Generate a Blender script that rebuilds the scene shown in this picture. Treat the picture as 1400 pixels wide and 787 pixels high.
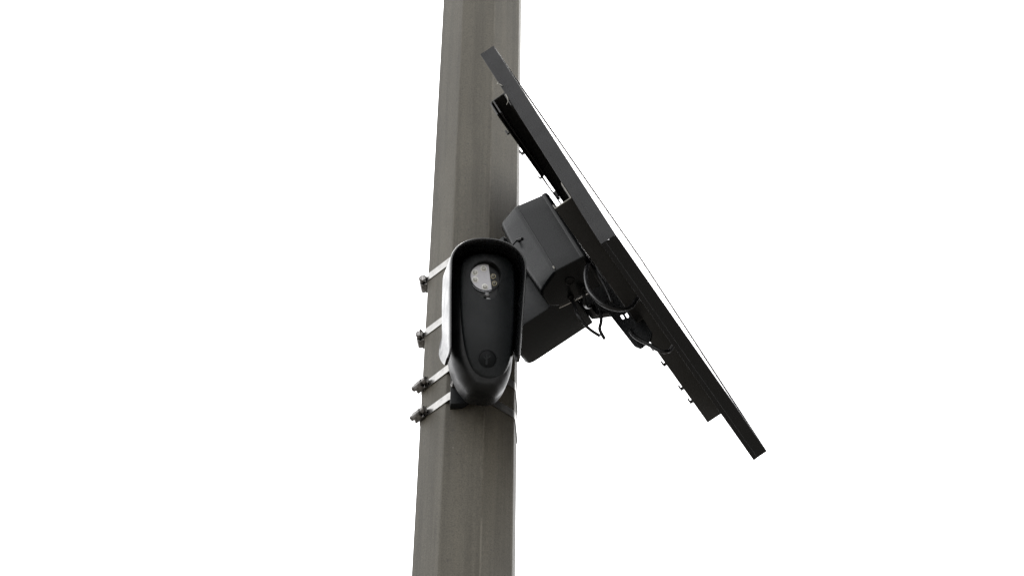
import bpy, bmesh, math, random
from mathutils import Matrix, Vector, Euler
random.seed(7)
R = math.radians
for o in list(bpy.data.objects):
    bpy.data.objects.remove(o)
S = bpy.context.scene
COL = S.collection

# ------------------------------------------------------------------ camera
ELEV, ROLL, DIST, CAMX, CAMZ = R(42), R(1.21), 5.0, 0.066, 1.65
cam_d = bpy.data.cameras.new('camera')
cam_d.sensor_width = 36.0
cam_d.lens = 4000.0 / 1400.0 * 36.0
cam_d.clip_start = 0.05
cam_d.clip_end = 3000
cam = bpy.data.objects.new('camera', cam_d)
COL.objects.link(cam)
fw = Vector((0, math.cos(ELEV), math.sin(ELEV)))
up0 = Vector((0, -math.sin(ELEV), math.cos(ELEV)))
x0 = Vector((1, 0, 0))
upv = up0 * math.cos(ROLL) - x0 * math.sin(ROLL)
xv = x0 * math.cos(ROLL) + up0 * math.sin(ROLL)
m = Matrix((xv, upv, -fw)).transposed().to_4x4()
m.translation = Vector((CAMX, -DIST * math.cos(ELEV), CAMZ))
cam.matrix_world = m
S.camera = cam

# ------------------------------------------------------------------ sky: even bright overcast
SUN_EL, SUN_AZ = R(62), R(8)
world = bpy.data.worlds.new('World')
S.world = world
world.use_nodes = True
wn, wl = world.node_tree.nodes, world.node_tree.links
wn.clear()
sky = wn.new('ShaderNodeTexSky')
sky.sky_type = 'NISHITA'
sky.sun_disc = False
sky.sun_elevation = SUN_EL
sky.sun_rotation = SUN_AZ
sky.air_density = 1.0
sky.dust_density = 4.0
hs = wn.new('ShaderNodeHueSaturation')
hs.inputs['Saturation'].default_value = 0.25
mx = wn.new('ShaderNodeMix')
mx.data_type = 'RGBA'
mx.inputs[0].default_value = 0.85                      # cloud cover
mx.inputs[7].default_value = (8.7, 8.7, 8.75, 1)        # cloud white
bg = wn.new('ShaderNodeBackground')
bg.inputs['Strength'].default_value = 0.1
wo = wn.new('ShaderNodeOutputWorld')
wl.new(sky.outputs[0], hs.inputs['Color'])
wl.new(hs.outputs[0], mx.inputs[6])
wl.new(mx.outputs[2], bg.inputs['Color'])
wl.new(bg.outputs[0], wo.inputs[0])

sun_d = bpy.data.lights.new('sun', 'SUN')
sun_d.energy = 0.5
sun_d.angle = R(40)
sun_d.color = (1, 0.97, 0.93)
sun = bpy.data.objects.new('sun', sun_d)
COL.objects.link(sun)
sd = Vector((math.sin(SUN_AZ) * math.cos(SUN_EL), math.cos(SUN_AZ) * math.cos(SUN_EL), math.sin(SUN_EL)))
sun.rotation_euler = sd.to_track_quat('Z', 'Y').to_euler()

S.view_settings.view_transform = 'Standard'
S.view_settings.look = 'None'
S.view_settings.gamma = 1.0
S.view_settings.use_curve_mapping = False
S.view_settings.exposure = 1.8


# ------------------------------------------------------------------ helpers
def tag(o, label=None, cat=None, group=None, kind=None):
    if label: o['label'] = label
    if cat: o['category'] = cat
    if group: o['group'] = group
    if kind: o['kind'] = kind
    return o


def empty(name, mat=None):
    o = bpy.data.objects.new(name, None)
    o.empty_display_size = 0.05
    COL.objects.link(o)
    if mat is not None:
        o.matrix_world = mat
    return o


def obj(name, bm, mat, parent=None, smooth=False, ang=32):
    me = bpy.data.meshes.new(name)
    bmesh.ops.recalc_face_normals(bm, faces=bm.faces)
    if smooth:
        for f in bm.faces: f.smooth = True
        lim = R(ang)
        for e in bm.edges:
            if len(e.link_faces) == 2 and e.calc_face_angle(0) > lim:
                e.smooth = False
    bm.to_mesh(me)
    bm.free()
    me.materials.append(mat)
    o = bpy.data.objects.new(name, me)
    COL.objects.link(o)
    if parent is not None:
        o.parent = parent
    return o


def box(x0, x1, y0, y1, z0, z1, bev=0.0, seg=2):
    bm = bmesh.new()
    vs = [bm.verts.new(p) for p in ((x0, y0, z0), (x1, y0, z0), (x1, y1, z0), (x0, y1, z0),
                                    (x0, y0, z1), (x1, y0, z1), (x1, y1, z1), (x0, y1, z1))]
    for q in ((0, 3, 2, 1), (4, 5, 6, 7), (0, 1, 5, 4), (1, 2, 6, 5), (2, 3, 7, 6), (3, 0, 4, 7)):
        bm.faces.new([vs[i] for i in q])
    if bev > 0:
        bmesh.ops.bevel(bm, geom=bm.edges[:], offset=bev, segments=seg, profile=0.5, affect='EDGES')
    return bm


def merge(*bms):
    out = bms[0]
    for b in bms[1:]:
        me = bpy.data.meshes.new('tmp')
        b.to_mesh(me)
        out.from_mesh(me)
        bpy.data.meshes.remove(me)
        b.free()
    return out


def xform(bm, mat):
    bmesh.ops.transform(bm, matrix=mat, verts=bm.verts[:])
    return bm


def prism(poly, a0, a1, axes='xyz', bev=0.0, seg=2):
    """poly = 2D points in the first two named axes, extruded from a0 to a1 along the third."""
    ix = ['xyz'.index(ch) for ch in axes]
    bm = bmesh.new()
    rings = []
    for a in (a0, a1):
        r = []
        for p in poly:
            c = [0, 0, 0]
            c[ix[0]], c[ix[1]], c[ix[2]] = p[0], p[1], a
            r.append(bm.verts.new(c))
        rings.append(r)
    n = len(poly)
    bm.faces.new(rings[0])
    bm.faces.new(rings[1][::-1])
    for i in range(n):
        j = (i + 1) % n
        bm.faces.new((rings[0][j], rings[0][i], rings[1][i], rings[1][j]))
    bmesh.ops.recalc_face_normals(bm, faces=bm.faces)
    if bev > 0:
        bmesh.ops.bevel(bm, geom=bm.edges[:], offset=bev, segments=seg, profile=0.5, affect='EDGES')
    return bm


def lathe(prof, n=32, mat=None):
    """prof = (radius, z) from bottom to top, closed caps."""
    bm = bmesh.new()
    rings = []
    for r, z in prof:
        rings.append([bm.verts.new((r * math.cos(2 * math.pi * k / n), r * math.sin(2 * math.pi * k / n), z)) for k in range(n)])
    for a, b in zip(rings, rings[1:]):
        for k in range(n):
            bm.faces.new((a[k], a[(k + 1) % n], b[(k + 1) % n], b[k]))
    bm.faces.new(rings[0][::-1])
    bm.faces.new(rings[-1])
    if mat is not None:
        xform(bm, mat)
    return bm


def catmull(pts, sub=8, closed=False):
    pts = [Vector(p) for p in pts]
    n = len(pts)
    out = []
    rng = range(n) if closed else range(n - 1)
    for i in rng:
        if closed:
            p0, p1, p2, p3 = pts[(i - 1) % n], pts[i], pts[(i + 1) % n], pts[(i + 2) % n]
        else:
            p0, p1, p2, p3 = pts[max(i - 1, 0)], pts[i], pts[i + 1], pts[min(i + 2, n - 1)]
        for k in range(sub):
            t = k / sub
            out.append(0.5 * ((2 * p1) + (p2 - p0) * t + (2 * p0 - 5 * p1 + 4 * p2 - p3) * t * t + (3 * p1 - p0 - 3 * p2 + p3) * t ** 3))
    if not closed:
        out.append(pts[-1])
    return out


def tube(pts, rad, n=10, sub=8):
    path = catmull(pts, sub)
    bm = bmesh.new()
    rings = []
    ref = Vector((0.31, 0.52, 0.79))
    for i, p in enumerate(path):
        t = (path[min(i + 1, len(path) - 1)] - path[max(i - 1, 0)]).normalized()
        a = (ref - ref.dot(t) * t).normalized()
        ref = a
        b = t.cross(a)
        rr = rad(i / (len(path) - 1)) if callable(rad) else rad
        rings.append([bm.verts.new(p + (a * math.cos(2 * math.pi * k / n) + b * math.sin(2 * math.pi * k / n)) * rr) for k in range(n)])
    for q, r in zip(rings, rings[1:]):
        for k in range(n):
            bm.faces.new((q[k], q[(k + 1) % n], r[(k + 1) % n], r[k]))
    bm.faces.new(rings[0][::-1])
    bm.faces.new(rings[-1])
    return bm


def inset_poly(pts, d):
    """move a closed 2D outline inwards by d (outline counter-clockwise)."""
    n = len(pts)
    out = []
    for i in range(n):
        a, b, c = pts[i - 1], pts[i], pts[(i + 1) % n]
        t = Vector((c[0] - a[0], c[1] - a[1])).normalized()
        out.append((b[0] - t.y * d, b[1] + t.x * d))
    return out


def shell_loft(outline, levels, cap_lo=True, cap_hi=True):
    """stack of insets of one outline: levels = (z, inset)"""
    bm = bmesh.new()
    rings = [[bm.verts.new((p[0], p[1], z)) for p in inset_poly(outline, ins)] for z, ins in levels]
    n = len(outline)
    for a, b in zip(rings, rings[1:]):
        for k in range(n):
            bm.faces.new((a[k], a[(k + 1) % n], b[(k + 1) % n], b[k]))
    if cap_lo: bm.faces.new(rings[0][::-1])
    if cap_hi: bm.faces.new(rings[-1])
    return bm


def circle(cx, cy, r, n=40):
    return [(cx + r * math.cos(2 * math.pi * k / n), cy + r * math.sin(2 * math.pi * k / n)) for k in range(n)]


# ------------------------------------------------------------------ materials
def ramp(nt, fac, stops):
    r = nt.nodes.new('ShaderNodeValToRGB')
    el = r.color_ramp.elements
    el[0].position, el[0].color = stops[0][0], (*stops[0][1], 1)
    el[1].position, el[1].color = stops[-1][0], (*stops[-1][1], 1)
    for p, c in stops[1:-1]:
        e = el.new(p)
        e.color = (*c, 1)
    nt.links.new(fac, r.inputs[0])
    return r.outputs[0]


def material(name, col, rough=0.5, metal=0.0, spec=0.5, var=0.15, scale=40.0, bump=0.0, bscale=900.0, rvar=0.08, coat=0.0):
    mt = bpy.data.materials.new(name)
    mt.use_nodes = True
    nt = mt.node_tree
    b = nt.nodes['Principled BSDF']
    tc = nt.nodes.new('ShaderNodeTexCoord')
    nz = nt.nodes.new('ShaderNodeTexNoise')
    nz.inputs['Scale'].default_value = scale
    nz.inputs['Detail'].default_value = 6
    nz.inputs['Roughness'].default_value = 0.6
    nt.links.new(tc.outputs['Object'], nz.inputs['Vector'])
    lo = tuple(c * (1 - var) for c in col)
    hi = tuple(min(1, c * (1 + var)) for c in col)
    nt.links.new(ramp(nt, nz.outputs['Fac'], [(0.3, lo), (0.7, hi)]), b.inputs['Base Color'])
    mr = nt.nodes.new('ShaderNodeMapRange')
    mr.inputs['From Min'].default_value = 0.3
    mr.inputs['From Max'].default_value = 0.7
    mr.inputs['To Min'].default_value = max(0.02, rough - rvar)
    mr.inputs['To Max'].default_value = min(1, rough + rvar)
    nt.links.new(nz.outputs['Fac'], mr.inputs['Value'])
    nt.links.new(mr.outputs[0], b.inputs['Roughness'])
    b.inputs['Metallic'].default_value = metal
    b.inputs['Specular IOR Level'].default_value = spec
    b.inputs['Coat Weight'].default_value = coat
    if bump:
        n2 = nt.nodes.new('ShaderNodeTexNoise')
        n2.inputs['Scale'].default_value = bscale
        n2.inputs['Detail'].default_value = 3
        nt.links.new(tc.outputs['Object'], n2.inputs['Vector'])
        bp = nt.nodes.new('ShaderNodeBump')
        bp.inputs['Strength'].default_value = bump
        bp.inputs['Distance'].default_value = 0.0006
        nt.links.new(n2.outputs['Fac'], bp.inputs['Height'])
        nt.links.new(bp.outputs[0], b.inputs['Normal'])
    return mt


def pole_material():
    mt = bpy.data.materials.new('weathered_bronze_paint')
    mt.use_nodes = True
    nt = mt.node_tree
    N, Lk = nt.nodes, nt.links
    b = N['Principled BSDF']
    tc = N.new('ShaderNodeTexCoord')

    def noise(scale, det=5, rough=0.6, sc=(1, 1, 1)):
        mp = N.new('ShaderNodeMapping')
        mp.inputs['Scale'].default_value = sc
        Lk.new(tc.outputs['Object'], mp.inputs['Vector'])
        nz = N.new('ShaderNodeTexNoise')
        nz.inputs['Scale'].default_value = scale
        nz.inputs['Detail'].default_value = det
        nz.inputs['Roughness'].default_value = rough
        Lk.new(mp.outputs[0], nz.inputs['Vector'])
        return nz.outputs['Fac']

    def mixc(f, a, c, mode='MIX'):
        mm = N.new('ShaderNodeMix')
        mm.data_type = 'RGBA'
        mm.blend_type = mode
        if isinstance(f, float): mm.inputs[0].default_value = f
        else: Lk.new(f, mm.inputs[0])
        for k, v in ((6, a), (7, c)):
            if isinstance(v, tuple): mm.inputs[k].default_value = (*v, 1)
            else: Lk.new(v, mm.inputs[k])
        return mm.outputs[2]

    base = ramp(nt, noise(9, 6, 0.65, (1, 1, 0.35)), [(0.25, (0.0420, 0.0372, 0.0272)), (0.5, (0.0535, 0.0480, 0.0357)), (0.75, (0.067, 0.0605, 0.0455))])
    grain = ramp(nt, noise(420, 4, 0.75), [(0.3, (0.62, 0.62, 0.62)), (0.5, (1, 1, 1)), (0.72, (1.36, 1.36, 1.36))])
    col = mixc(1.0, base, grain, 'MULTIPLY')
    # streaks that run down the pole
    streak = ramp(nt, noise(60, 4, 0.6, (1, 1, 0.03)), [(0.38, (0.80, 0.79, 0.77)), (0.50, (1, 1, 1)), (0.66, (1.10, 1.09, 1.08))])
    col = mixc(1.0, col, streak, 'MULTIPLY')
    # chips: small dark pits, mostly along the seam side
    pit = ramp(nt, noise(150, 2, 0.5, (1, 1, 0.7)), [(0.69, (0, 0, 0)), (0.74, (0.8, 0.8, 0.8))])
    col = mixc(pit, col, (0.034, 0.030, 0.025))
    # pale worn arris from the geometry's edge attribute
    at = N.new('ShaderNodeAttribute')
    at.attribute_name = 'arris'
    brk = ramp(nt, noise(30, 6, 0.75, (1, 1, 0.2)), [(0.42, (0, 0, 0)), (0.66, (1, 1, 1))])
    mm = N.new('ShaderNodeMath')
    mm.operation = 'MULTIPLY'
    Lk.new(at.outputs['Fac'], mm.inputs[0])
    Lk.new(brk, mm.inputs[1])
    m2 = N.new('ShaderNodeMath')
    m2.operation = 'MULTIPLY'
    m2.inputs[1].default_value = 0.5
    Lk.new(mm.outputs[0], m2.inputs[0])
    col = mixc(m2.outputs[0], col, (0.15, 0.14, 0.115))
    # lime specks
    vo = N.new('ShaderNodeTexVoronoi')
    vo.inputs['Scale'].default_value = 15
    Lk.new(tc.outputs['Object'], vo.inputs['Vector'])
    sp = ramp(nt, vo.outputs['Distance'], [(0.016, (1, 1, 1)), (0.024, (0, 0, 0))])
    col = mixc(sp, col, (0.5, 0.49, 0.46))
    Lk.new(col, b.inputs['Base Color'])
    b.inputs['Roughness'].default_value = 0.62
    b.inputs['Specular IOR Level'].default_value = 0.30
    bp = N.new('ShaderNodeBump')
    bp.inputs['Strength'].default_value = 0.35
    bp.inputs['Distance'].default_value = 0.0008
    Lk.new(noise(420, 4, 0.75), bp.inputs['Height'])
    Lk.new(bp.outputs[0], b.inputs['Normal'])
    return mt


M_POLE = pole_material()
M_BODY = material('black_plastic', (0.0042, 0.0046, 0.0050), 0.38, spec=0.22, bump=0.25, bscale=1400)
M_HOOD = material('black_hood_plastic', (0.0055, 0.006, 0.0066), 0.27, spec=0.5, bump=0.05, bscale=1400)
M_PLATE = material('satin_charcoal_plastic', (0.0048, 0.0062, 0.0070), 0.40, spec=0.20, bump=0.35, bscale=1600)
M_EMBLEM = material('gloss_black_emblem', (0.0018, 0.0026, 0.003), 0.5, spec=0.12)
M_MARK = material('charcoal_emblem_mark', (0.007, 0.0085, 0.0095), 0.45, spec=0.2)
M_LENSBK = material('lens_cavity_black', (0.0016, 0.0016, 0.002), 0.4, spec=0.15)
M_GREY = material('smoked_grey_sensor', (0.16, 0.16, 0.165), 0.25)
M_BOARD = material('pale_led_board', (0.50, 0.50, 0.53), 0.45, var=0.06, scale=300)
M_LED = material('clear_led_dome', (0.55, 0.55, 0.52), 0.12, spec=0.6, var=0.05)
M_LEDRIM = material('led_rim', (0.80, 0.80, 0.76), 0.3)
M_IRLED = material('dark_ir_lens', (0.05, 0.045, 0.035), 0.08, spec=0.9, var=0.05, coat=1.0)
M_IRRIM = material('brass_ir_rim', (0.42, 0.38, 0.28), 0.25, metal=0.8)
M_STEEL = material('stainless_band', (0.30, 0.295, 0.285), 0.34, metal=1.0, var=0.28, scale=70, bump=0.15, bscale=500)
M_BUCKLE = material('dull_zinc_buckle', (0.15, 0.145, 0.14), 0.36, metal=1.0, var=0.5, scale=180)
M_FRAME = material('black_anodised_frame', (0.0088, 0.0088, 0.0092), 0.5, spec=0.14, var=0.12, scale=30, bump=0.15, bscale=1500)
M_RAIL = material('black_painted_rail', (0.013, 0.0125, 0.012), 0.5, spec=0.4, var=0.15, scale=50, bump=0.15, bscale=1200)
M_BOX = material('dark_grey_box_plastic', (0.0042, 0.0048, 0.0053), 0.27, spec=0.13, var=0.12, scale=60, bump=0.05, bscale=1500)
M_ARM = material('black_bracket_steel', (0.0085, 0.0095, 0.0105), 0.45, spec=0.2, var=0.15, scale=45, bump=0.2, bscale=1000)
M_BOLT = material('grey_bolt_steel', (0.32, 0.31, 0.30), 0.35, metal=1.0, var=0.2, scale=200)
M_CABLE = material('black_cable_rubber', (0.0065, 0.0065, 0.007), 0.42, spec=0.3)
M_SHEET = material('black_back_sheet', (0.012, 0.012, 0.013), 0.5)
M_RIM = material('worn_rail_edge', (0.12, 0.115, 0.10), 0.4, metal=0.6, var=0.3, scale=200)
M_PALE = material('pale_lug_and_highlight', (0.45, 0.44, 0.42), 0.4, metal=0.7)


def glass_material():
    mt = bpy.data.materials.new('solar_glass')
    mt.use_nodes = True
    nt = mt.node_tree
    b = nt.nodes['Principled BSDF']
    tc = nt.nodes.new('ShaderNodeTexCoord')
    br = nt.nodes.new('ShaderNodeTexBrick')
    br.offset = 0.0
    br.inputs['Scale'].default_value = 1.0
    br.inputs['Brick Width'].default_value = 0.079
    br.inputs['Row Height'].default_value = 0.092
    br.inputs['Mortar Size'].default_value = 0.0016
    br.inputs['Color1'].default_value = (0.006, 0.009, 0.022, 1)
    br.inputs['Color2'].default_value = (0.008, 0.011, 0.027, 1)
    br.inputs['Mortar'].default_value = (0.10, 0.10, 0.10, 1)
    nt.links.new(tc.outputs['Object'], br.inputs['Vector'])
    nt.links.new(br.outputs['Color'], b.inputs['Base Color'])
    b.inputs['Roughness'].default_value = 0.07
    b.inputs['Coat Weight'].default_value = 0.0
    return mt


M_GLASS = glass_material()

# ------------------------------------------------------------------ ground
bm = bmesh.new()
bmesh.ops.create_circle(bm, cap_ends=True, segments=64, radius=900)
ground = obj('ground', bm, material('ground_gravel', (0.10, 0.092, 0.08), 0.9, var=0.4, scale=0.6))
tag(ground, 'flat brown-grey gravel ground far below the pole', 'ground', kind='structure')

# ------------------------------------------------------------------ pole
POLE_Z0, POLE_R0, POLE_TAPER = 4.9957, 0.0812, 0.0065
POLE_ANG = [-72 + 45 * k for k in range(8)]


def pole_r(z): return POLE_R0 - POLE_TAPER * (z - POLE_Z0)


def pole_v(k, z, extra=0.0):
    a = R(POLE_ANG[k % 8])
    r = pole_r(z) + extra
    return Vector((r * math.sin(a), -r * math.cos(a), z))


def make_pole():
    bm = bmesh.new()
    lay = None
    zs = [0.0, 1.0, 2.0, 3.0] + [3.6 + 0.1 * i for i in range(30)] + [7.2, 8.4]
    rings, flags = [], []
    for z in zs:
        ring, fl = [], []
        for k in range(8):
            p, q, n = pole_v(k, z), pole_v(k - 1, z), pole_v(k + 1, z)
            d1, d2 = (q - p).normalized(), (n - p).normalized()
            c = 0.0022                                    # rolled corner
            a, b = p + d1 * c, p + d2 * c
            for t in (0.0, 0.33, 0.67, 1.0):
                pt = a * (1 - t) ** 2 + p * 2 * t * (1 - t) + b * t * t
                ring.append(bm.verts.new(pt))
                fl.append(1.0 if t in (0.33, 0.67) and k in (2, 3) else (0.35 if t in (0.33, 0.67) else 0.0))
        rings.append(ring)
        flags.append(fl)
    n = len(rings[0])
    for a, b in zip(rings, rings[1:]):
        for k in range(n):
            bm.faces.new((a[k], a[(k + 1) % n], b[(k + 1) % n], b[k]))
    bm.faces.new(rings[-1])
    o = obj('metal_pole', bm, M_POLE, smooth=True, ang=40)
    at = o.data.attributes.new('arris', 'FLOAT', 'POINT')
    for i, v in enumerate(sum(flags, [])):
        at.data[i].value = v
    return o


pole = make_pole()
tag(pole, 'tall tapered octagonal pole in weathered brown-grey paint', 'pole')

# ------------------------------------------------------------------ band clamps round the pole
CLAMPS = [
    (4.9915, 'topmost steel band clamp, level with the camera lens', False, 0.012, 1.00),
    (4.8660, 'second steel band clamp from the top, beside the camera hood', False, 0.016, 1.06),
    (4.7460, 'third steel band clamp from the top, just below the camera hood', True, 0.013, 0.95),
    (4.6835, 'lowest steel band clamp, running under the camera', True, 0.015, 1.00),
]
EAR_L, EAR_R = Vector((-0.0300, -0.0838, 0)), Vector((0.0215, -0.0852, 0))


def offset_loop(pts, d):
    """2D outward offset of a convex counter-clockwise loop, mitred."""
    n = len(pts)
    out = []
    for i in range(n):
        a, b, c = pts[i - 1], pts[i], pts[(i + 1) % n]
        n1 = Vector(((b - a).y, -(b - a).x)).normalized()
        n2 = Vector(((c - b).y, -(c - b).x)).normalized()
        mt = (n1 + n2).normalized()
        out.append(b + mt * (d / max(0.4, mt.dot(n1))))
    return out


def make_clamp(z, label, ears, tail, sc):
    root = empty('band_clamp', Matrix.Translation((0, 0, z)))
    loop = [pole_v(k, z).to_2d() for k in range(8)]           # already counter-clockwise from above
    if ears:
        loop = loop[:1] + [EAR_L.to_2d(), EAR_R.to_2d()] + loop[3:]
    # round the corners a little
    fine = []
    n = len(loop)
    for i in range(n):
        p, q, r = loop[i], loop[i - 1], loop[(i + 1) % n]
        c = 0.004
        a, b = p + (q - p).normalized() * c, p + (r - p).normalized() * c
        for t in (0, 0.5, 1):
            fine.append(a * (1 - t) ** 2 + p * 2 * t * (1 - t) + b * t * t)
    hw = 0.0078
    bm = bmesh.new()
    inn, out = offset_loop(fine, 0.0004), offset_loop(fine, 0.0015)
    wob = [0.0007 * math.sin(i * 1.7 + z * 40) for i in range(len(fine))]
    vi = [[bm.verts.new((p.x, p.y, s * hw + wob[i])) for i, p in enumerate(L)] for L in (inn, out) for s in (-1, 1)]
    n = len(fine)
    for i in range(n):
        j = (i + 1) % n
        for a, b in ((2, 3), (1, 0), (3, 1), (0, 2)):
            bm.faces.new((vi[a][i], vi[a][j], vi[b][j], vi[b][i]))
    obj('band', bm, M_STEEL, root, smooth=True, ang=25)
    # worm-screw housing at the far left corner of the pole
    p0 = pole_v(0, 0).to_2d()
    p0 = p0.normalized() * pole_r(z)
    if ears:                                                  # lower two: screw sits on the front-left facet
        t2, back = (EAR_L - pole_v(0, z)).to_2d().normalized(), -0.0045
    else:                                                     # upper two: tucked round on the left-rear facet
        t2, back = (pole_v(0, z) - pole_v(7, z)).to_2d().normalized(), 0.0165
    n2 = Vector((t2.y, -t2.x))
    fr = Matrix(((t2.x, n2.x, 0, p0.x - t2.x * back), (t2.y, n2.y, 0, p0.y - t2.y * back), (0, 0, 1, 0), (0, 0, 0, 1)))
    b = obj('buckle', xform(merge(
        box(-0.011 * sc, 0.011, 0.0018, 0.0062, -0.0092, 0.0092, 0.0008),
        prism([(-0.0092, 0.006), (0.0092, 0.006), (0.0070, 0.0125), (0.0030, 0.0152), (-0.0030, 0.0152), (-0.0070, 0.0125)],
              -0.0085, 0.0075, 'zyx', 0.0007)), fr), M_BUCKLE, root, smooth=True)
    rot = Matrix.Rotation(R(90), 4, 'Y')
    sx = lathe([(0.0046, -0.0150), (0.0050, -0.0145), (0.0050, 0.009), (0.0038, 0.0092), (0.0038, 0.0125), (0.0062, 0.0127),
                (0.0064, 0.0175), (0.0055, 0.0188)], 12, fr @ Matrix.Translation((0, 0.0098, -0.0004)) @ rot)
    obj('screw', sx, M_BUCKLE, b, smooth=True)
    # loose band tail that curls away from the buckle
    rnd = random.Random(int(z * 1000))
    bm = bmesh.new()
    prev = None
    for i in range(9):
        t = i / 8
        yy = 0.0020 + 0.0065 * t ** 1.6 + rnd.uniform(-.0004, .0004)
        xx = 0.010 + tail * t * (1 - 0.25 * t)
        cur = [bm.verts.new(fr @ Vector((xx, yy + dz2, dz))) for dz, dz2 in ((-0.0066, 0), (0.0066, 0), (0.0066, 0.0009), (-0.0066, 0.0009))]
        if prev:
            for a in range(4):
                bm.faces.new((prev[a], prev[(a + 1) % 4], cur[(a + 1) % 4], cur[a]))
        else:
            bm.faces.new(cur)
        prev = cur
    bm.faces.new(prev[::-1])
    obj('band_tail', bm, M_STEEL, root, smooth=True)
    tag(root, label, 'clamp', 'steel band clamps round the pole')
    return root


for c in CLAMPS:
    make_clamp(*c)

# ------------------------------------------------------------------ surveillance camera
DEV_O = Vector((0.02597624, -0.21, 4.74797455))
DU = Vector((0.98886472, 0.14024649, 0.04977445))
DV = Vector((-0.00341696, -0.31298135, 0.94975313))
DW = Vector((0.14877802, -0.93934743, -0.30901699))
dm = Matrix((DU, DV, DW)).transposed().to_4x4()
dm.translation = DEV_O
dev = empty('surveillance_camera', dm)
tag(dev, 'black hooded surveillance camera with round lens window strapped to the pole front', 'camera')

# body: tapering housing with a rounded chin
half = [(0.0, -0.1300), (0.019, -0.1272), (0.0305, -0.1165), (0.0408, -0.0985), (0.0488, -0.070), (0.0525, -0.02), (0.0525, 0.05),
        (0.050, 0.088), (0.040, 0.104), (0.018, 0.1095)]
outl = [(x - 0.0015, y) for x, y in half] + [(-0.0015, 0.1100)] + [(-x - 0.0015, y) for x, y in half[:0:-1]]
body_out = [(p.x + 0.0032 * min(1.0, max(0.0, (-0.065 - p.y) / 0.045)), p.y) for p in catmull([(x, y, 0) for x, y in outl], 6, True)]
obj('body', shell_loft(body_out, [(-0.072, 0.006), (-0.0705, 0.002), (-0.067, 0.0), (-0.036, 0.0), (-0.031, 0.0006), (-0.024, 0.0028),
                                  (-0.0175, 0.0062), (-0.0130, 0.0098), (-0.0105, 0.0135), (-0.0098, 0.017)]), M_BODY, dev, smooth=True, ang=30)

# face plate with window opening and emblem recess
pl = [(-0.0425, 0.072), (-0.0375, 0.095), (-0.020, 0.1055), (0.003, 0.108), (0.026, 0.1055), (0.0415, 0.095), (0.0460, 0.072),
      (0.0462, 0.02), (0.0450, -0.03), (0.0415, -0.068), (0.032, -0.094), (0.0155, -0.1045), (0.000, -0.1045), (-0.0165, -0.095),
      (-0.0290, -0.068), (-0.0370, -0.028), (-0.0410, 0.02)]
plate_out = [(p.x, p.y) for p in catmull([(x, y, 0) for x, y in pl[::-1]], 6, True)]
LC = (-0.0022, 0.0690)
tear = []
for k in range(48):                                       # round window running out into a short tongue below
    a = 2 * math.pi * k / 48
    r = 0.0258
    dn = max(0.0, -math.sin(a))
    r += 0.0165 * dn ** 4
    tear.append((LC[0] + r * math.cos(a) + 0.0045 * dn ** 4, LC[1] + r * math.sin(a)))
EC, ER = (0.0038, -0.0745), 0.0147
emb = circle(EC[0], EC[1], ER, 40)


def bend(bm, k=4.2):
    for v in bm.verts:
        v.co.z -= k * (v.co.x - 0.002) ** 2 + 1.2 * max(0, -v.co.y - 0.02) ** 2
    return bm


def slices(bm, lo, hi, step, axis):
    x = lo
    while x < hi:
        no = [0, 0, 0]
        no[axis] = 1
        co = [0, 0, 0]
        co[axis] = x
        bmesh.ops.bisect_plane(bm, geom=bm.verts[:] + bm.edges[:] + bm.faces[:], plane_co=co, plane_no=no, dist=1e-6)
        x += step
    return bm


def holed_sheet(outer, holes, z):
    bm = bmesh.new()
    es = []
    for loop in [outer] + holes:
        vs = [bm.verts.new((p[0], p[1], z)) for p in loop]
        es += [bm.edges.new((vs[i], vs[(i + 1) % len(vs)])) for i in range(len(vs))]
    bmesh.ops.triangle_fill(bm, use_beauty=True, edges=es, normal=(0, 0, 1))
    return bm


def wall(loop, levels):
    bm = bmesh.new()
    rings = [[bm.verts.new((p[0], p[1], z)) for p in inset_poly(loop, i)] for z, i in levels]
    n = len(loop)
    for a, b in zip(rings, rings[1:]):
        for k in range(n):
            bm.faces.new((a[k], a[(k + 1) % n], b[(k + 1) % n], b[k]))
    return bm


plate_in = inset_poly(plate_out, 0.0022)
bm = merge(holed_sheet(plate_in, [tear, emb], 0.0),
           wall(plate_out, [(-0.016, -0.004), (-0.0060, -0.0012), (-0.0022, 0.0), (-0.0007, 0.0007), (0.0, 0.0022)]),
           wall(tear, [(0.0, 0.0), (-0.0006, 0.0006), (-0.0140, 0.0010)]),
           wall(emb, [(0.0, 0.0), (-0.0011, 0.0002)]))
slices(bm, -0.045, 0.05, 0.004, 0)
slices(bm, -0.108, 0.0, 0.008, 1)
bmesh.ops.remove_doubles(bm, verts=bm.verts[:], dist=1e-6)
bend(bm)
plate = obj('face_plate', bm, M_PLATE, dev, smooth=True, ang=28)

# emblem: dark disc with a small branching mark
bm = shell_loft(emb, [(-0.0040, 0.0), (-0.0011, 0.0), (-0.0009, 0.0004)])
slices(bm, -0.012, 0.02, 0.003, 0)
e = obj('emblem', bend(bm), M_EMBLEM, dev, smooth=True)


def stroke(p, q, w0, w1, z0, z1):
    p, q = Vector(p), Vector(q)
    d = (q - p).normalized()
    nrm = Vector((-d.y, d.x))
    poly = [p - nrm * w0 / 2, q - nrm * w1 / 2, q + d * w1 * 0.35, q + nrm * w1 / 2, p + nrm * w0 / 2]
    return prism([(v.x, v.y) for v in poly], z0, z1)


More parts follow.
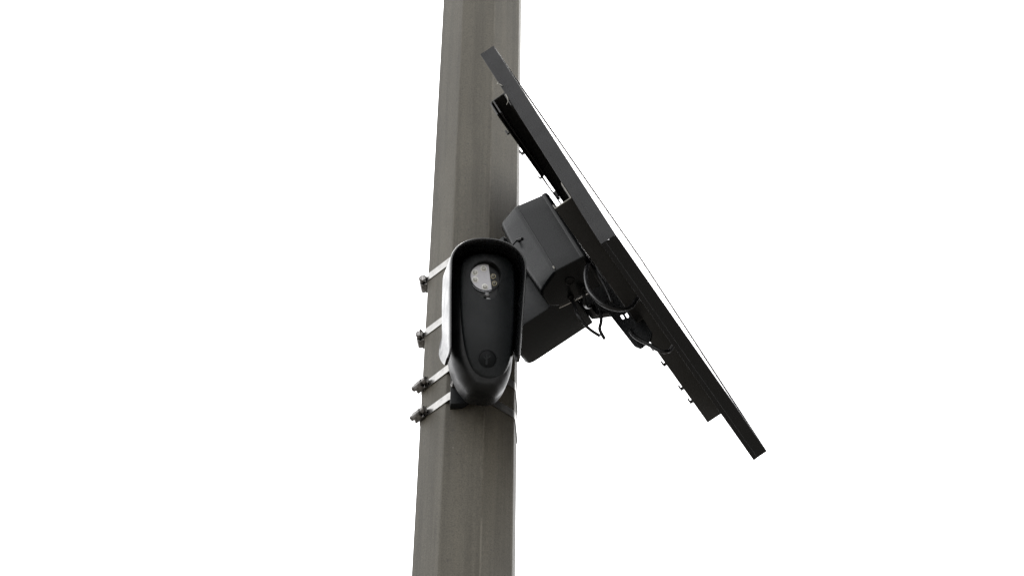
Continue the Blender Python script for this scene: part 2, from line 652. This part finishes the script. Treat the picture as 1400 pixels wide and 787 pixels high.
ex, ey = EC
jx = ex - 0.0012
bm = merge(stroke((jx, ey - 0.0092), (jx, ey + 0.0010), 0.0036, 0.0024, -0.0030, -0.00045),
           stroke((jx, ey - 0.0005), (jx, ey + 0.0082), 0.0024, 0.0017, -0.0031, -0.00050),
           stroke((jx, ey - 0.0015), (jx - 0.0046, ey + 0.0030), 0.0021, 0.0018, -0.0032, -0.00055),
           stroke((jx, ey + 0.0005), (jx + 0.0056, ey + 0.0056), 0.0021, 0.0019, -0.0033, -0.00060))
obj('emblem_mark', bend(bm), M_MARK, e)

# lens window: dark cavity, pale light-emitter board on one half, two dark lenses on the other
win = obj('lens_window', shell_loft(tear, [(-0.0150, 0.0002), (-0.0125, 0.0002)]), M_LENSBK, dev)
bx0, by0, bx1, by1 = 0.0025, LC[1] + 0.026, 0.0098, LC[1] - 0.026
cut = []
for k in range(61):
    a = 2 * math.pi * k / 61
    x, y = LC[0] + 0.0243 * math.cos(a), LC[1] - 0.0010 + 0.0243 * math.sin(a)
    xe = bx0 + (bx1 - bx0) * (by0 - y) / (by0 - by1)
    cut.append((min(x, xe), y))
ded = []
for p in cut:
    if not ded or (abs(p[0] - ded[-1][0]) + abs(p[1] - ded[-1][1])) > 1e-5:
        ded.append(p)
obj('emitter_board', prism(ded, -0.0124, -0.0092), M_BOARD, win)
Z0 = -0.0090
for (x, y) in ((-0.0048, 0.0842), (-0.0188, 0.0762), (-0.0182, 0.0638), (-0.0022, 0.0524)):
    r = obj('emitter', lathe([(0.0052, Z0 - 0.002), (0.0052, Z0 + 0.0006), (0.0044, Z0 + 0.0010)], 24, Matrix.Translation((x, y, -0.0004))), M_LEDRIM, win, smooth=True)
    obj('dome', lathe([(0.0038, Z0), (0.0037, Z0 + 0.0014), (0.0030, Z0 + 0.0026), (0.0018, Z0 + 0.0034), (0.0006, Z0 + 0.0037)], 20,
                      Matrix.Translation((x, y, -0.0004))), M_LED, r, smooth=True)
Z0 = -0.0120
for (x, y) in ((0.0112, 0.0723), (0.0133, 0.0600)):
    r = obj('infrared_lens', lathe([(0.0048, Z0 - 0.001), (0.0048, Z0 + 0.003), (0.0042, Z0 + 0.0036), (0.0036, Z0 + 0.0030)], 24, Matrix.Translation((x, y, -0.0006))), M_IRRIM, win, smooth=True)
    obj('dome', lathe([(0.0035, Z0), (0.0034, Z0 + 0.0032), (0.0026, Z0 + 0.0046), (0.0014, Z0 + 0.0054), (0.0004, Z0 + 0.0056)], 20,
                      Matrix.Translation((x, y, -0.0006))), M_IRLED, r, smooth=True)
rg = [Vector((LC[0] + 0.0248 * math.cos(2 * math.pi * k / 48), LC[1] + 0.0248 * math.sin(2 * math.pi * k / 48), -0.0062)) for k in range(49)]
obj('window_ring', tube(rg, 0.0009, 8, 1), M_BODY, win, smooth=True)
# motion sensor and bump in the tongue below the window
obj('sensor', lathe([(0.0042, -0.011), (0.0042, -0.0055), (0.0034, -0.0035), (0.0018, -0.0024), (0.0005, -0.0022)], 20,
                    Matrix.Translation((0.0012, 0.0372, 0))), M_GREY, win, smooth=True)
obj('sensor_bump', xform(lathe([(0.0046, -0.011), (0.0046, -0.004), (0.0036, -0.0022), (0.0012, -0.0016)], 20), Matrix.Translation((0.0030, 0.0288, 0)) @ Matrix.Scale(0.55, 4, (0, 1, 0))),
    M_GREY, win, smooth=True)
obj('pin_hole', lathe([(0.0011, -0.002), (0.0011, 0.0004), (0.0007, 0.0006)], 12, Matrix.Translation((-0.0010, 0.0985, 0))), M_BODY, dev)


# hood: arched shell, open below, longer at the rim than at the back
def hood():
    bm = bmesh.new()
    ws = [-0.058, -0.054, -0.045, -0.03, -0.015, 0.0, 0.015, 0.027, 0.0305, 0.032]
    NA, NS = 28, 18

    def path(w, off):
        t = (w + 0.058) / 0.09
        a = 0.0640 - 0.0018 * t - off                     # half width
        top = 0.1190 + 0.0025 * t - off
        sh = 0.072
        # lower end of the cheeks: sweeps down toward the rim
        vb = -0.030 - 0.068 * min(1.0, (t / 0.80)) ** 0.55 + 0.006 * max(0.0, (t - 0.80) / 0.2) ** 2
        cu = -0.0027
        if w < -0.05:
            a -= 0.004 * (-0.05 - w) / 0.008
            top -= 0.004 * (-0.05 - w) / 0.008
        pts = []
        for i in range(NS):
            f = i / NS
            v = vb + (sh - vb) * f
            fl = 0.0050 * max(0.0, (vb + 0.022 - v) / 0.022) ** 2
            pts.append((cu - a - fl + 0.0030 * max(0, (0.03 - v) / 0.12), v))
        for i in range(NA + 1):
            an = math.pi - math.pi * i / NA
            c, s = math.cos(an), math.sin(an)
            ex = 2 / 2.2
            pts.append((cu + a * math.copysign(abs(c) ** ex, c), sh + (top - sh) * abs(s) ** ex))
        for i in range(NS - 1, -1, -1):
            f = i / NS
            v = vb + 0.014 + (sh - vb - 0.014) * f
            pts.append((cu + a - 0.0085 * max(0, (0.06 - v) / 0.15), v))
        return pts

    outer = [[bm.verts.new((x, y, w)) for x, y in path(w, 0 if w < 0.03 else (0.0006 if w < 0.0315 else 0.0014))] for w in ws]
    inner = [[bm.verts.new((x, y, w)) for x, y in path(w, 0.0042 if w < 0.03 else (0.0038 if w < 0.0315 else 0.0030))] for w in ws]
    inner[0] = [v for v in inner[0]]
    n = len(outer[0])
    for L, fl in ((outer, 1), (inner, -1)):
        for a, b in zip(L, L[1:]):
            for i in range(n - 1):
                f = (a[i], a[i + 1], b[i + 1], b[i])
                bm.faces.new(f if fl > 0 else f[::-1])
    for i in range(n - 1):
        bm.faces.new((outer[-1][i], outer[-1][i + 1], inner[-1][i + 1], inner[-1][i]))
    for a in range(len(ws) - 1):
        for i in (0, n - 1):
            bm.faces.new((outer[a][i], outer[a + 1][i], inner[a + 1][i], inner[a][i]))
    bm.faces.new(outer[0])
    return bm


obj('hood', hood(), M_HOOD, dev, smooth=True, ang=38)

# tilt bracket between the housing and the pole
DMI = dm.inverted()


def wbox(*a, **k):
    return xform(box(*a, **k), DMI)


brk = obj('pole_bracket', merge(
    xform(prism([(-0.030, 4.662), (-0.010, 4.663), (0.006, 4.676), (0.0215, 4.700), (0.0215, 4.905), (-0.030, 4.905)], -0.0895, -0.0700, 'xzy', 0.0015), DMI),
    xform(prism([(-0.0860, 4.690), (-0.112, 4.705), (-0.165, 4.80), (-0.165, 4.85), (-0.0860, 4.87)], -0.022, 0.014, 'yzx', 0.002), DMI)), M_ARM, dev, smooth=True)
obj('bracket_lug', wbox(-0.0385, -0.0280, -0.0925, -0.0800, 4.752, 4.775, bev=0.001), M_PALE, brk)
ROTX = Matrix.Rotation(R(90), 4, 'X')
for zz in (4.741, 4.700):
    obj('bolt', xform(lathe([(0.0052, 0), (0.0052, 0.004), (0.0042, 0.0046), (0.0034, 0.0046), (0.0034, 0.011), (0.0028, 0.0116)], 6),
                      DMI @ Matrix.Translation((-0.0250, -0.0890, zz)) @ ROTX), M_BUCKLE, brk)

# ------------------------------------------------------------------ solar panel  (x = along the bottom edge, y = up the slope, z = out of the glass)
PN = Vector((0.22305593, -0.44815307, 4.70662852))
PH = Vector((0.4649858, 0.88531814, 0.0))
PS = Vector((-0.34551488, 0.18147094, 0.92069961))
PZ = Vector((0.81511206, -0.42811225, 0.390272))
pm = Matrix((PH, PS, PZ)).transposed().to_4x4()
pm.translation = PN
LS, LH, TH = 0.5684, 0.5855, 0.0270
panel = empty('solar_panel', pm)
tag(panel, 'tilted black-framed solar panel seen almost edge-on beside the pole', 'solar panel')

# frame sections: hollow profile with a raised flange along the back edge
prof = [(0.0, -0.0012), (0.0012, 0.0), (0.0060, 0.0), (0.0050, -0.0015), (0.0022, -0.0016), (0.0022, -TH + 0.0018), (0.020, -TH + 0.0018), (0.020, -TH),
        (0.0, -TH), (-0.0006, -TH + 0.0006), (-0.0006, -TH + 0.0074), (0.0, -TH + 0.0080)]


def frame_side(length):
    """runs along +x with its outer face at y=0, mitred at both ends"""
    bm = bmesh.new()
    r0 = [bm.verts.new((max(y, 0), y, z)) for y, z in prof]
    r1 = [bm.verts.new((length - max(y, 0), y, z)) for y, z in prof]
    n = len(prof)
    for k in range(n):
        bm.faces.new((r0[k], r0[(k + 1) % n], r1[(k + 1) % n], r1[k]))
    bm.faces.new(r0)
    bm.faces.new(r1[::-1])
    return bm


g = 0.0003
for T, ln in ((Matrix.Translation((g, 0, 0)), LH - 2 * g),
              (Matrix.Translation((LH, g, 0)) @ Matrix.Rotation(R(90), 4, 'Z'), LS - 2 * g),
              (Matrix.Translation((LH - g, LS, 0)) @ Matrix.Rotation(R(180), 4, 'Z'), LH - 2 * g),
              (Matrix.Translation((0, LS - g, 0)) @ Matrix.Rotation(R(270), 4, 'Z'), LS - 2 * g)):
    obj('frame_side', xform(frame_side(ln), T), M_FRAME, panel)
obj('glass', box(0.0026, LH - 0.0026, 0.0026, LS - 0.0026, -0.0048, -0.0017), M_GLASS, panel)
obj('back_sheet', box(0.0028, LH - 0.0028, 0.0028, LS - 0.0028, -0.0062, -0.0050), M_SHEET, panel)
obj('junction_box', box(0.24, 0.345, 0.455, 0.53, -0.0235, -0.0064, 0.003), M_BOX, panel, smooth=True)

# upper rail: channel open downwards; its outer web stops short and runs on as a slotted strip
zb = -TH - 0.0004


def c_channel(x0, x1, ytop, ybot, z0, z1, th=0.0024, lip=1.0):
    """channel closed at ytop, open toward ybot; z0 outer (lower), z1 against the panel"""
    sgn = 1 if ybot > ytop else -1
    yl = ytop + (ybot - ytop) * lip
    poly = [(ytop, z1), (ytop, z0), (yl, z0), (yl, z0 + th), (ytop + sgn * th, z0 + th), (ytop + sgn * th, z1 - th), (ybot, z1 - th), (ybot, z1)]
    return prism(poly, x0, x1, 'yzx', 0.0007, 1)


rail1 = obj('mounting_rail', merge(c_channel(0.003, LH - 0.004, 0.4510, 0.4120, -0.0515, zb),
                                   prism([(0.4506, -0.0517), (0.4500, -0.0545), (0.4460, -0.0574), (0.4120, -0.0574), (0.4120, -0.0552), (0.4440, -0.0552), (0.4475, -0.0535), (0.4480, -0.0517)],
                                         0.003, 0.196, 'yzx', 0.0005, 1),
                                   box(0.196, 0.290, 0.4120, 0.4300, -0.0574, -0.0556, 0.0004, 1),
                                   box(0.222, 0.228, 0.4120, 0.4300, -0.0556, -0.0518),
                                   box(0.258, 0.290, 0.4120, 0.4300, -0.0556, -0.0518)), M_RAIL, panel, smooth=True)
rail2 = obj('mounting_rail', c_channel(0.0005, LH - 0.001, 0.1300, 0.1720, -0.0580, zb, 0.0024, 0.24), M_RAIL, panel, smooth=True)
obj('end_cap_rim', merge(box(-0.0012, 0.0004, 0.1293, 0.1310, -0.0582, zb), box(-0.0012, 0.0004, 0.1310, 0.1400, -0.0584, -0.0570),
                         box(-0.0012, 0.0004, 0.1310, 0.1730, zb - 0.0013, zb)), M_RIM, rail2)


def clip(x, y, z, big, parent, flip=1):
    k = 0.0030 * big
    return obj('wire_clip', merge(box(x - k * 0.5, x + k * 0.5, y, y + 0.005 * big, z - 0.0050 * big, z + 0.0006, 0.0005, 1),
                                  box(x - k * 0.5, x + k * 0.5, y + 0.0048 * big, y + 0.0115 * big, z - 0.0054 * big, z - 0.0026 * big, 0.0005, 1)), M_RAIL, parent)


for x, sc in ((0.052, 1.0), (0.105, 1.1), (0.170, 0.8)):
    clip(x, 0.4150, -0.0574, sc, rail1)
for x in (0.374, 0.418, 0.487, 0.525):
    clip(x, 0.1320, -0.0578, 1.1, rail2)
for x in (0.03,):
    obj('bolt', lathe([(0.0055, 0), (0.0055, 0.0035), (0.0045, 0.0042)], 6, Matrix.Translation((x, 0.150, zb - 0.0062))), M_BOLT, rail2)

for pts in ([(0.0, 0.478, -0.0262), (-0.0016, 0.474, -0.0288), (-0.0016, 0.469, -0.0262), (-0.0012, 0.462, -0.0240)],
            [(0.0, 0.440, -0.0270), (-0.0014, 0.428, -0.0275), (-0.0010, 0.420, -0.0300), (0.0, 0.416, -0.0350)]):
    obj('wire_clip', tube(pts, 0.0009, 6, 5), M_RIM, panel, smooth=True)

# ------------------------------------------------------------------ bracket arm from the pole to the rails
br = empty('panel_bracket', Matrix.Translation((0, 0, 0)) @ pm)
tag(br, 'black steel arm bracket holding the solar panel off the pole', 'bracket')
arm_poly = [(0.226, -0.1200), (0.2275, -0.2380), (0.2305, -0.2470), (0.238, -0.2515), (0.250, -0.2510), (0.372, -0.2150), (0.372, -0.1200)]
obj('arm', prism(arm_poly, 0.2520, 0.3350, 'yzx', 0.0025), M_ARM, br, smooth=True)
# slotted plate that carries the rails
sp = [(0.3000, -0.1190), (0.1985, -0.1060), (0.1870, -0.0885), (0.0870, -0.0812), (0.0755, -0.0755), (0.0745, -0.0710), (0.0775, -0.0535), (0.0900, -0.0450), (0.1275, -0.0450), (0.1275, -0.0560), (0.3000, -0.0560)]
bm = bmesh.new()
holes = []
for cy, cz in ((0.1615, -0.0722), (0.1585, -0.0646)):
    holes.append([(cy + 0.0042 * math.cos(a) + (0.0040 if math.cos(a) > 0 else -0.0040), cz + 0.0021 * math.sin(a)) for a in [2 * math.pi * k / 16 for k in range(16)]])


def holed_plate(outer, holes, x0, x1):
    bm = bmesh.new()
    rings = {}
    for x in (x0, x1):
        es = []
        for li, loop in enumerate([outer] + holes):
            vs = [bm.verts.new((x, p[0], p[1])) for p in loop]
            rings[(x, li)] = vs
            es += [bm.edges.new((vs[i], vs[(i + 1) % len(vs)])) for i in range(len(vs))]
        bmesh.ops.triangle_fill(bm, use_beauty=True, edges=es, normal=(1, 0, 0))
    for li, loop in enumerate([outer] + holes):
        a, b = rings[(x0, li)], rings[(x1, li)]
        for i in range(len(a)):
            j = (i + 1) % len(a)
            bm.faces.new((a[i], a[j], b[j], b[i]))
    return bm


obj('slotted_plate', holed_plate(sp, holes, 0.2985, 0.3015), M_ARM, br)
obj('cross_plate', prism([(0.200, -0.0590), (0.4300, -0.0590), (0.4300, -0.0620), (0.372, -0.0660), (0.300, -0.1195), (0.235, -0.1195), (0.200, -0.0700)], 0.3060, 0.3350, 'yzx', 0.001), M_ARM, br)
obj('gusset', prism([(0.4120, -0.0575), (0.4120, -0.0650), (0.3780, -0.0760), (0.3700, -0.0640)], 0.2400, 0.2430, 'yzx'), M_ARM, br)
PMI = pm.inverted()
# saddle plate that sits on the pole under the upper two clamps
az = math.atan2(0.885, 0.465)
sad = xform(box(-0.030, 0.030, -0.112, -0.0760, -0.09, 0.09, 0.002), PMI @ Matrix.Translation((0, 0, 4.93)) @ Matrix.Rotation(R(63 - 22.5 + 0), 4, 'Z'))
obj('saddle', sad, M_ARM, br)
obj('saddle_neck', prism([(0.300, -0.200), (0.300, -0.262), (0.340, -0.262), (0.372, -0.232), (0.372, -0.200)], 0.262, 0.325, 'yzx', 0.002), M_ARM, br)
obj('bolt', xform(lathe([(0.0052, 0), (0.0052, 0.005), (0.0042, 0.0056)], 6), Matrix.Translation((0.252, 0.33, -0.17)) @ Matrix.Rotation(R(-90), 4, 'Y')), M_BOLT, br)

# ------------------------------------------------------------------ equipment box behind the panel
bxr = empty('battery_box', pm.copy())
tag(bxr, 'dark grey plastic battery box between the pole and the panel', 'box')
bp = [(0.170, -0.0640), (0.170, -0.1200), (0.1920, -0.1560), (0.203, -0.1615), (0.232, -0.1615), (0.246, -0.1440), (0.246, -0.0640)]


def slanted(poly, top, bot):
    """poly (x,z) extruded in y between two slanted ends; a soft bulge on the pole side"""
    bm = bmesh.new()
    N = 7
    rings = []
    for i in range(N):
        f = i / (N - 1)
        ring = []
        for x, z in poly:
            y = bot(z) + (top(z) - bot(z)) * f
            bul = 0.0035 * math.sin(math.pi * f) if z < -0.13 else 0
            ring.append(bm.verts.new((x, y, z - bul)))
        rings.append(ring)
    n = len(poly)
    for a, b in zip(rings, rings[1:]):
        for k in range(n):
            bm.faces.new((a[k], a[(k + 1) % n], b[(k + 1) % n], b[k]))
    bm.faces.new(rings[0][::-1])
    bm.faces.new(rings[-1])
    bmesh.ops.recalc_face_normals(bm, faces=bm.faces)
    ed = [e for e in bm.edges if e.calc_face_angle(0) > R(20)]
    bmesh.ops.bevel(bm, geom=ed, offset=0.0050, segments=5, profile=0.5, affect='EDGES')
    return bm


shell = obj('shell', slanted(bp, lambda z: 0.378 + (-0.064 - z) * 0.30, lambda z: 0.190 + (-0.064 - z) * 0.17), M_BOX, bxr, smooth=True, ang=25)
lid = [(0.1685, -0.0625), (0.1685, -0.0740), (0.2475, -0.0740), (0.2475, -0.0625)]
obj('lid', slanted(lid, lambda z: 0.3795 + (-0.064 - z) * 0.30, lambda z: 0.1885 + (-0.064 - z) * 0.17), M_BOX, bxr, smooth=True, ang=25)
obj('edge_highlight', tube([(0.2462, 0.2062, -0.1500), (0.2468, 0.2012, -0.1250), (0.2472, 0.1962, -0.0960)], 0.0009, 6, 4), M_PALE, bxr)  # pale strip stands in for the sky highlight along the box's bottom edge
DOWN = Matrix.Rotation(R(90), 4, 'X')
obj('plug', lathe([(0.0085, -0.002), (0.0085, 0.0030), (0.0072, 0.0042), (0.0060, 0.0042), (0.0055, 0.0026), (0.0008, 0.0022)], 24,
                  Matrix.Translation((0.2020, 0.1990, -0.1090)) @ DOWN), M_FRAME, bxr, smooth=True)
obj('gland', lathe([(0.0055, -0.002), (0.0055, 0.006), (0.0042, 0.007), (0.0040, 0.013)], 16, Matrix.Translation((0.236, 0.2035, -0.1240)) @ DOWN), M_CABLE, bxr, smooth=True)
obj('gland', lathe([(0.0055, -0.002), (0.0055, 0.006), (0.0042, 0.007), (0.0040, 0.013)], 16, Matrix.Translation((0.232, 0.2000, -0.0980)) @ DOWN), M_CABLE, bxr, smooth=True)
obj('latch', box(0.1685, 0.1715, 0.2060, 0.2130, -0.1195, -0.1165, 0.0005), M_RIM, bxr)
obj('seam_strip', box(0.1690, 0.1704, 0.2040, 0.3880, -0.1185, -0.1172), M_BODY, bxr)
obj('cable_tie', merge(tube([(0.186, 0.338, -0.142), (0.182, 0.332, -0.150), (0.180, 0.326, -0.158)], 0.0018, 6, 4),
                       tube([(0.180, 0.326, -0.139), (0.184, 0.335, -0.149)], 0.0026, 6, 4)), M_CABLE, bxr)

# ------------------------------------------------------------------ cables
CABLES = [
    ([(0.24, 0.2587, -0.0468), (0.2, 0.2103, -0.061), (0.17, 0.157, -0.078), (0.15, 0.0999, -0.0875), (0.14, 0.0568, -0.0853), (0.145, 0.0338, -0.077),
      (0.16, 0.0274, -0.0626), (0.18, 0.0404, -0.0463), (0.2, 0.0704, -0.0308), (0.26, 0.1247, -0.0295)], 0.0035,
     'thick black cable looping out below the battery box onto the rail'),
    ([(0.236, 0.205, -0.1240), (0.235, 0.1850, -0.1250), (0.228, 0.1600, -0.1270), (0.21, 0.1238, -0.1274), (0.22, 0.099, -0.1247), (0.23, 0.0786, -0.116)], 0.0026,
     'thin black lead curving from the battery box underside to a free end'),
    ([(0.232, 0.202, -0.0980), (0.232, 0.180, -0.1040), (0.24, 0.172, -0.1110), (0.27, 0.1952, -0.1114), (0.3, 0.2221, -0.1026), (0.3, 0.2051, -0.0982), (0.28, 0.1609, -0.1039), (0.26, 0.1238, -0.1122), (0.25, 0.09, -0.113)], 0.0028,
     'short black lead hanging nearly straight below the bracket arm'),
    ([(0.32, 0.1450, -0.0690), (0.295, 0.1150, -0.0735), (0.288, 0.0868, -0.0700), (0.288, 0.0587, -0.0592), (0.29, 0.0323, -0.0483), (0.3, 0.0337, -0.0372), (0.34, 0.0813, -0.0275)], 0.0034,
     'black cable sagging under the slotted plate and up to the panel'),
    ([(0.215, 0.2300, -0.0600), (0.2, 0.1757, -0.0643), (0.2, 0.1332, -0.0655), (0.2, 0.0979, -0.0694)], 0.0020,
     'thin black wire running straight down inside the cable loop'),
]
for pts, r, lab in CABLES:
    root = obj('cable', tube(pts, r, 10, 10), M_CABLE, None, smooth=True)
    root.matrix_world = pm.copy()
    tag(root, lab, 'cable', 'cables behind the panel')
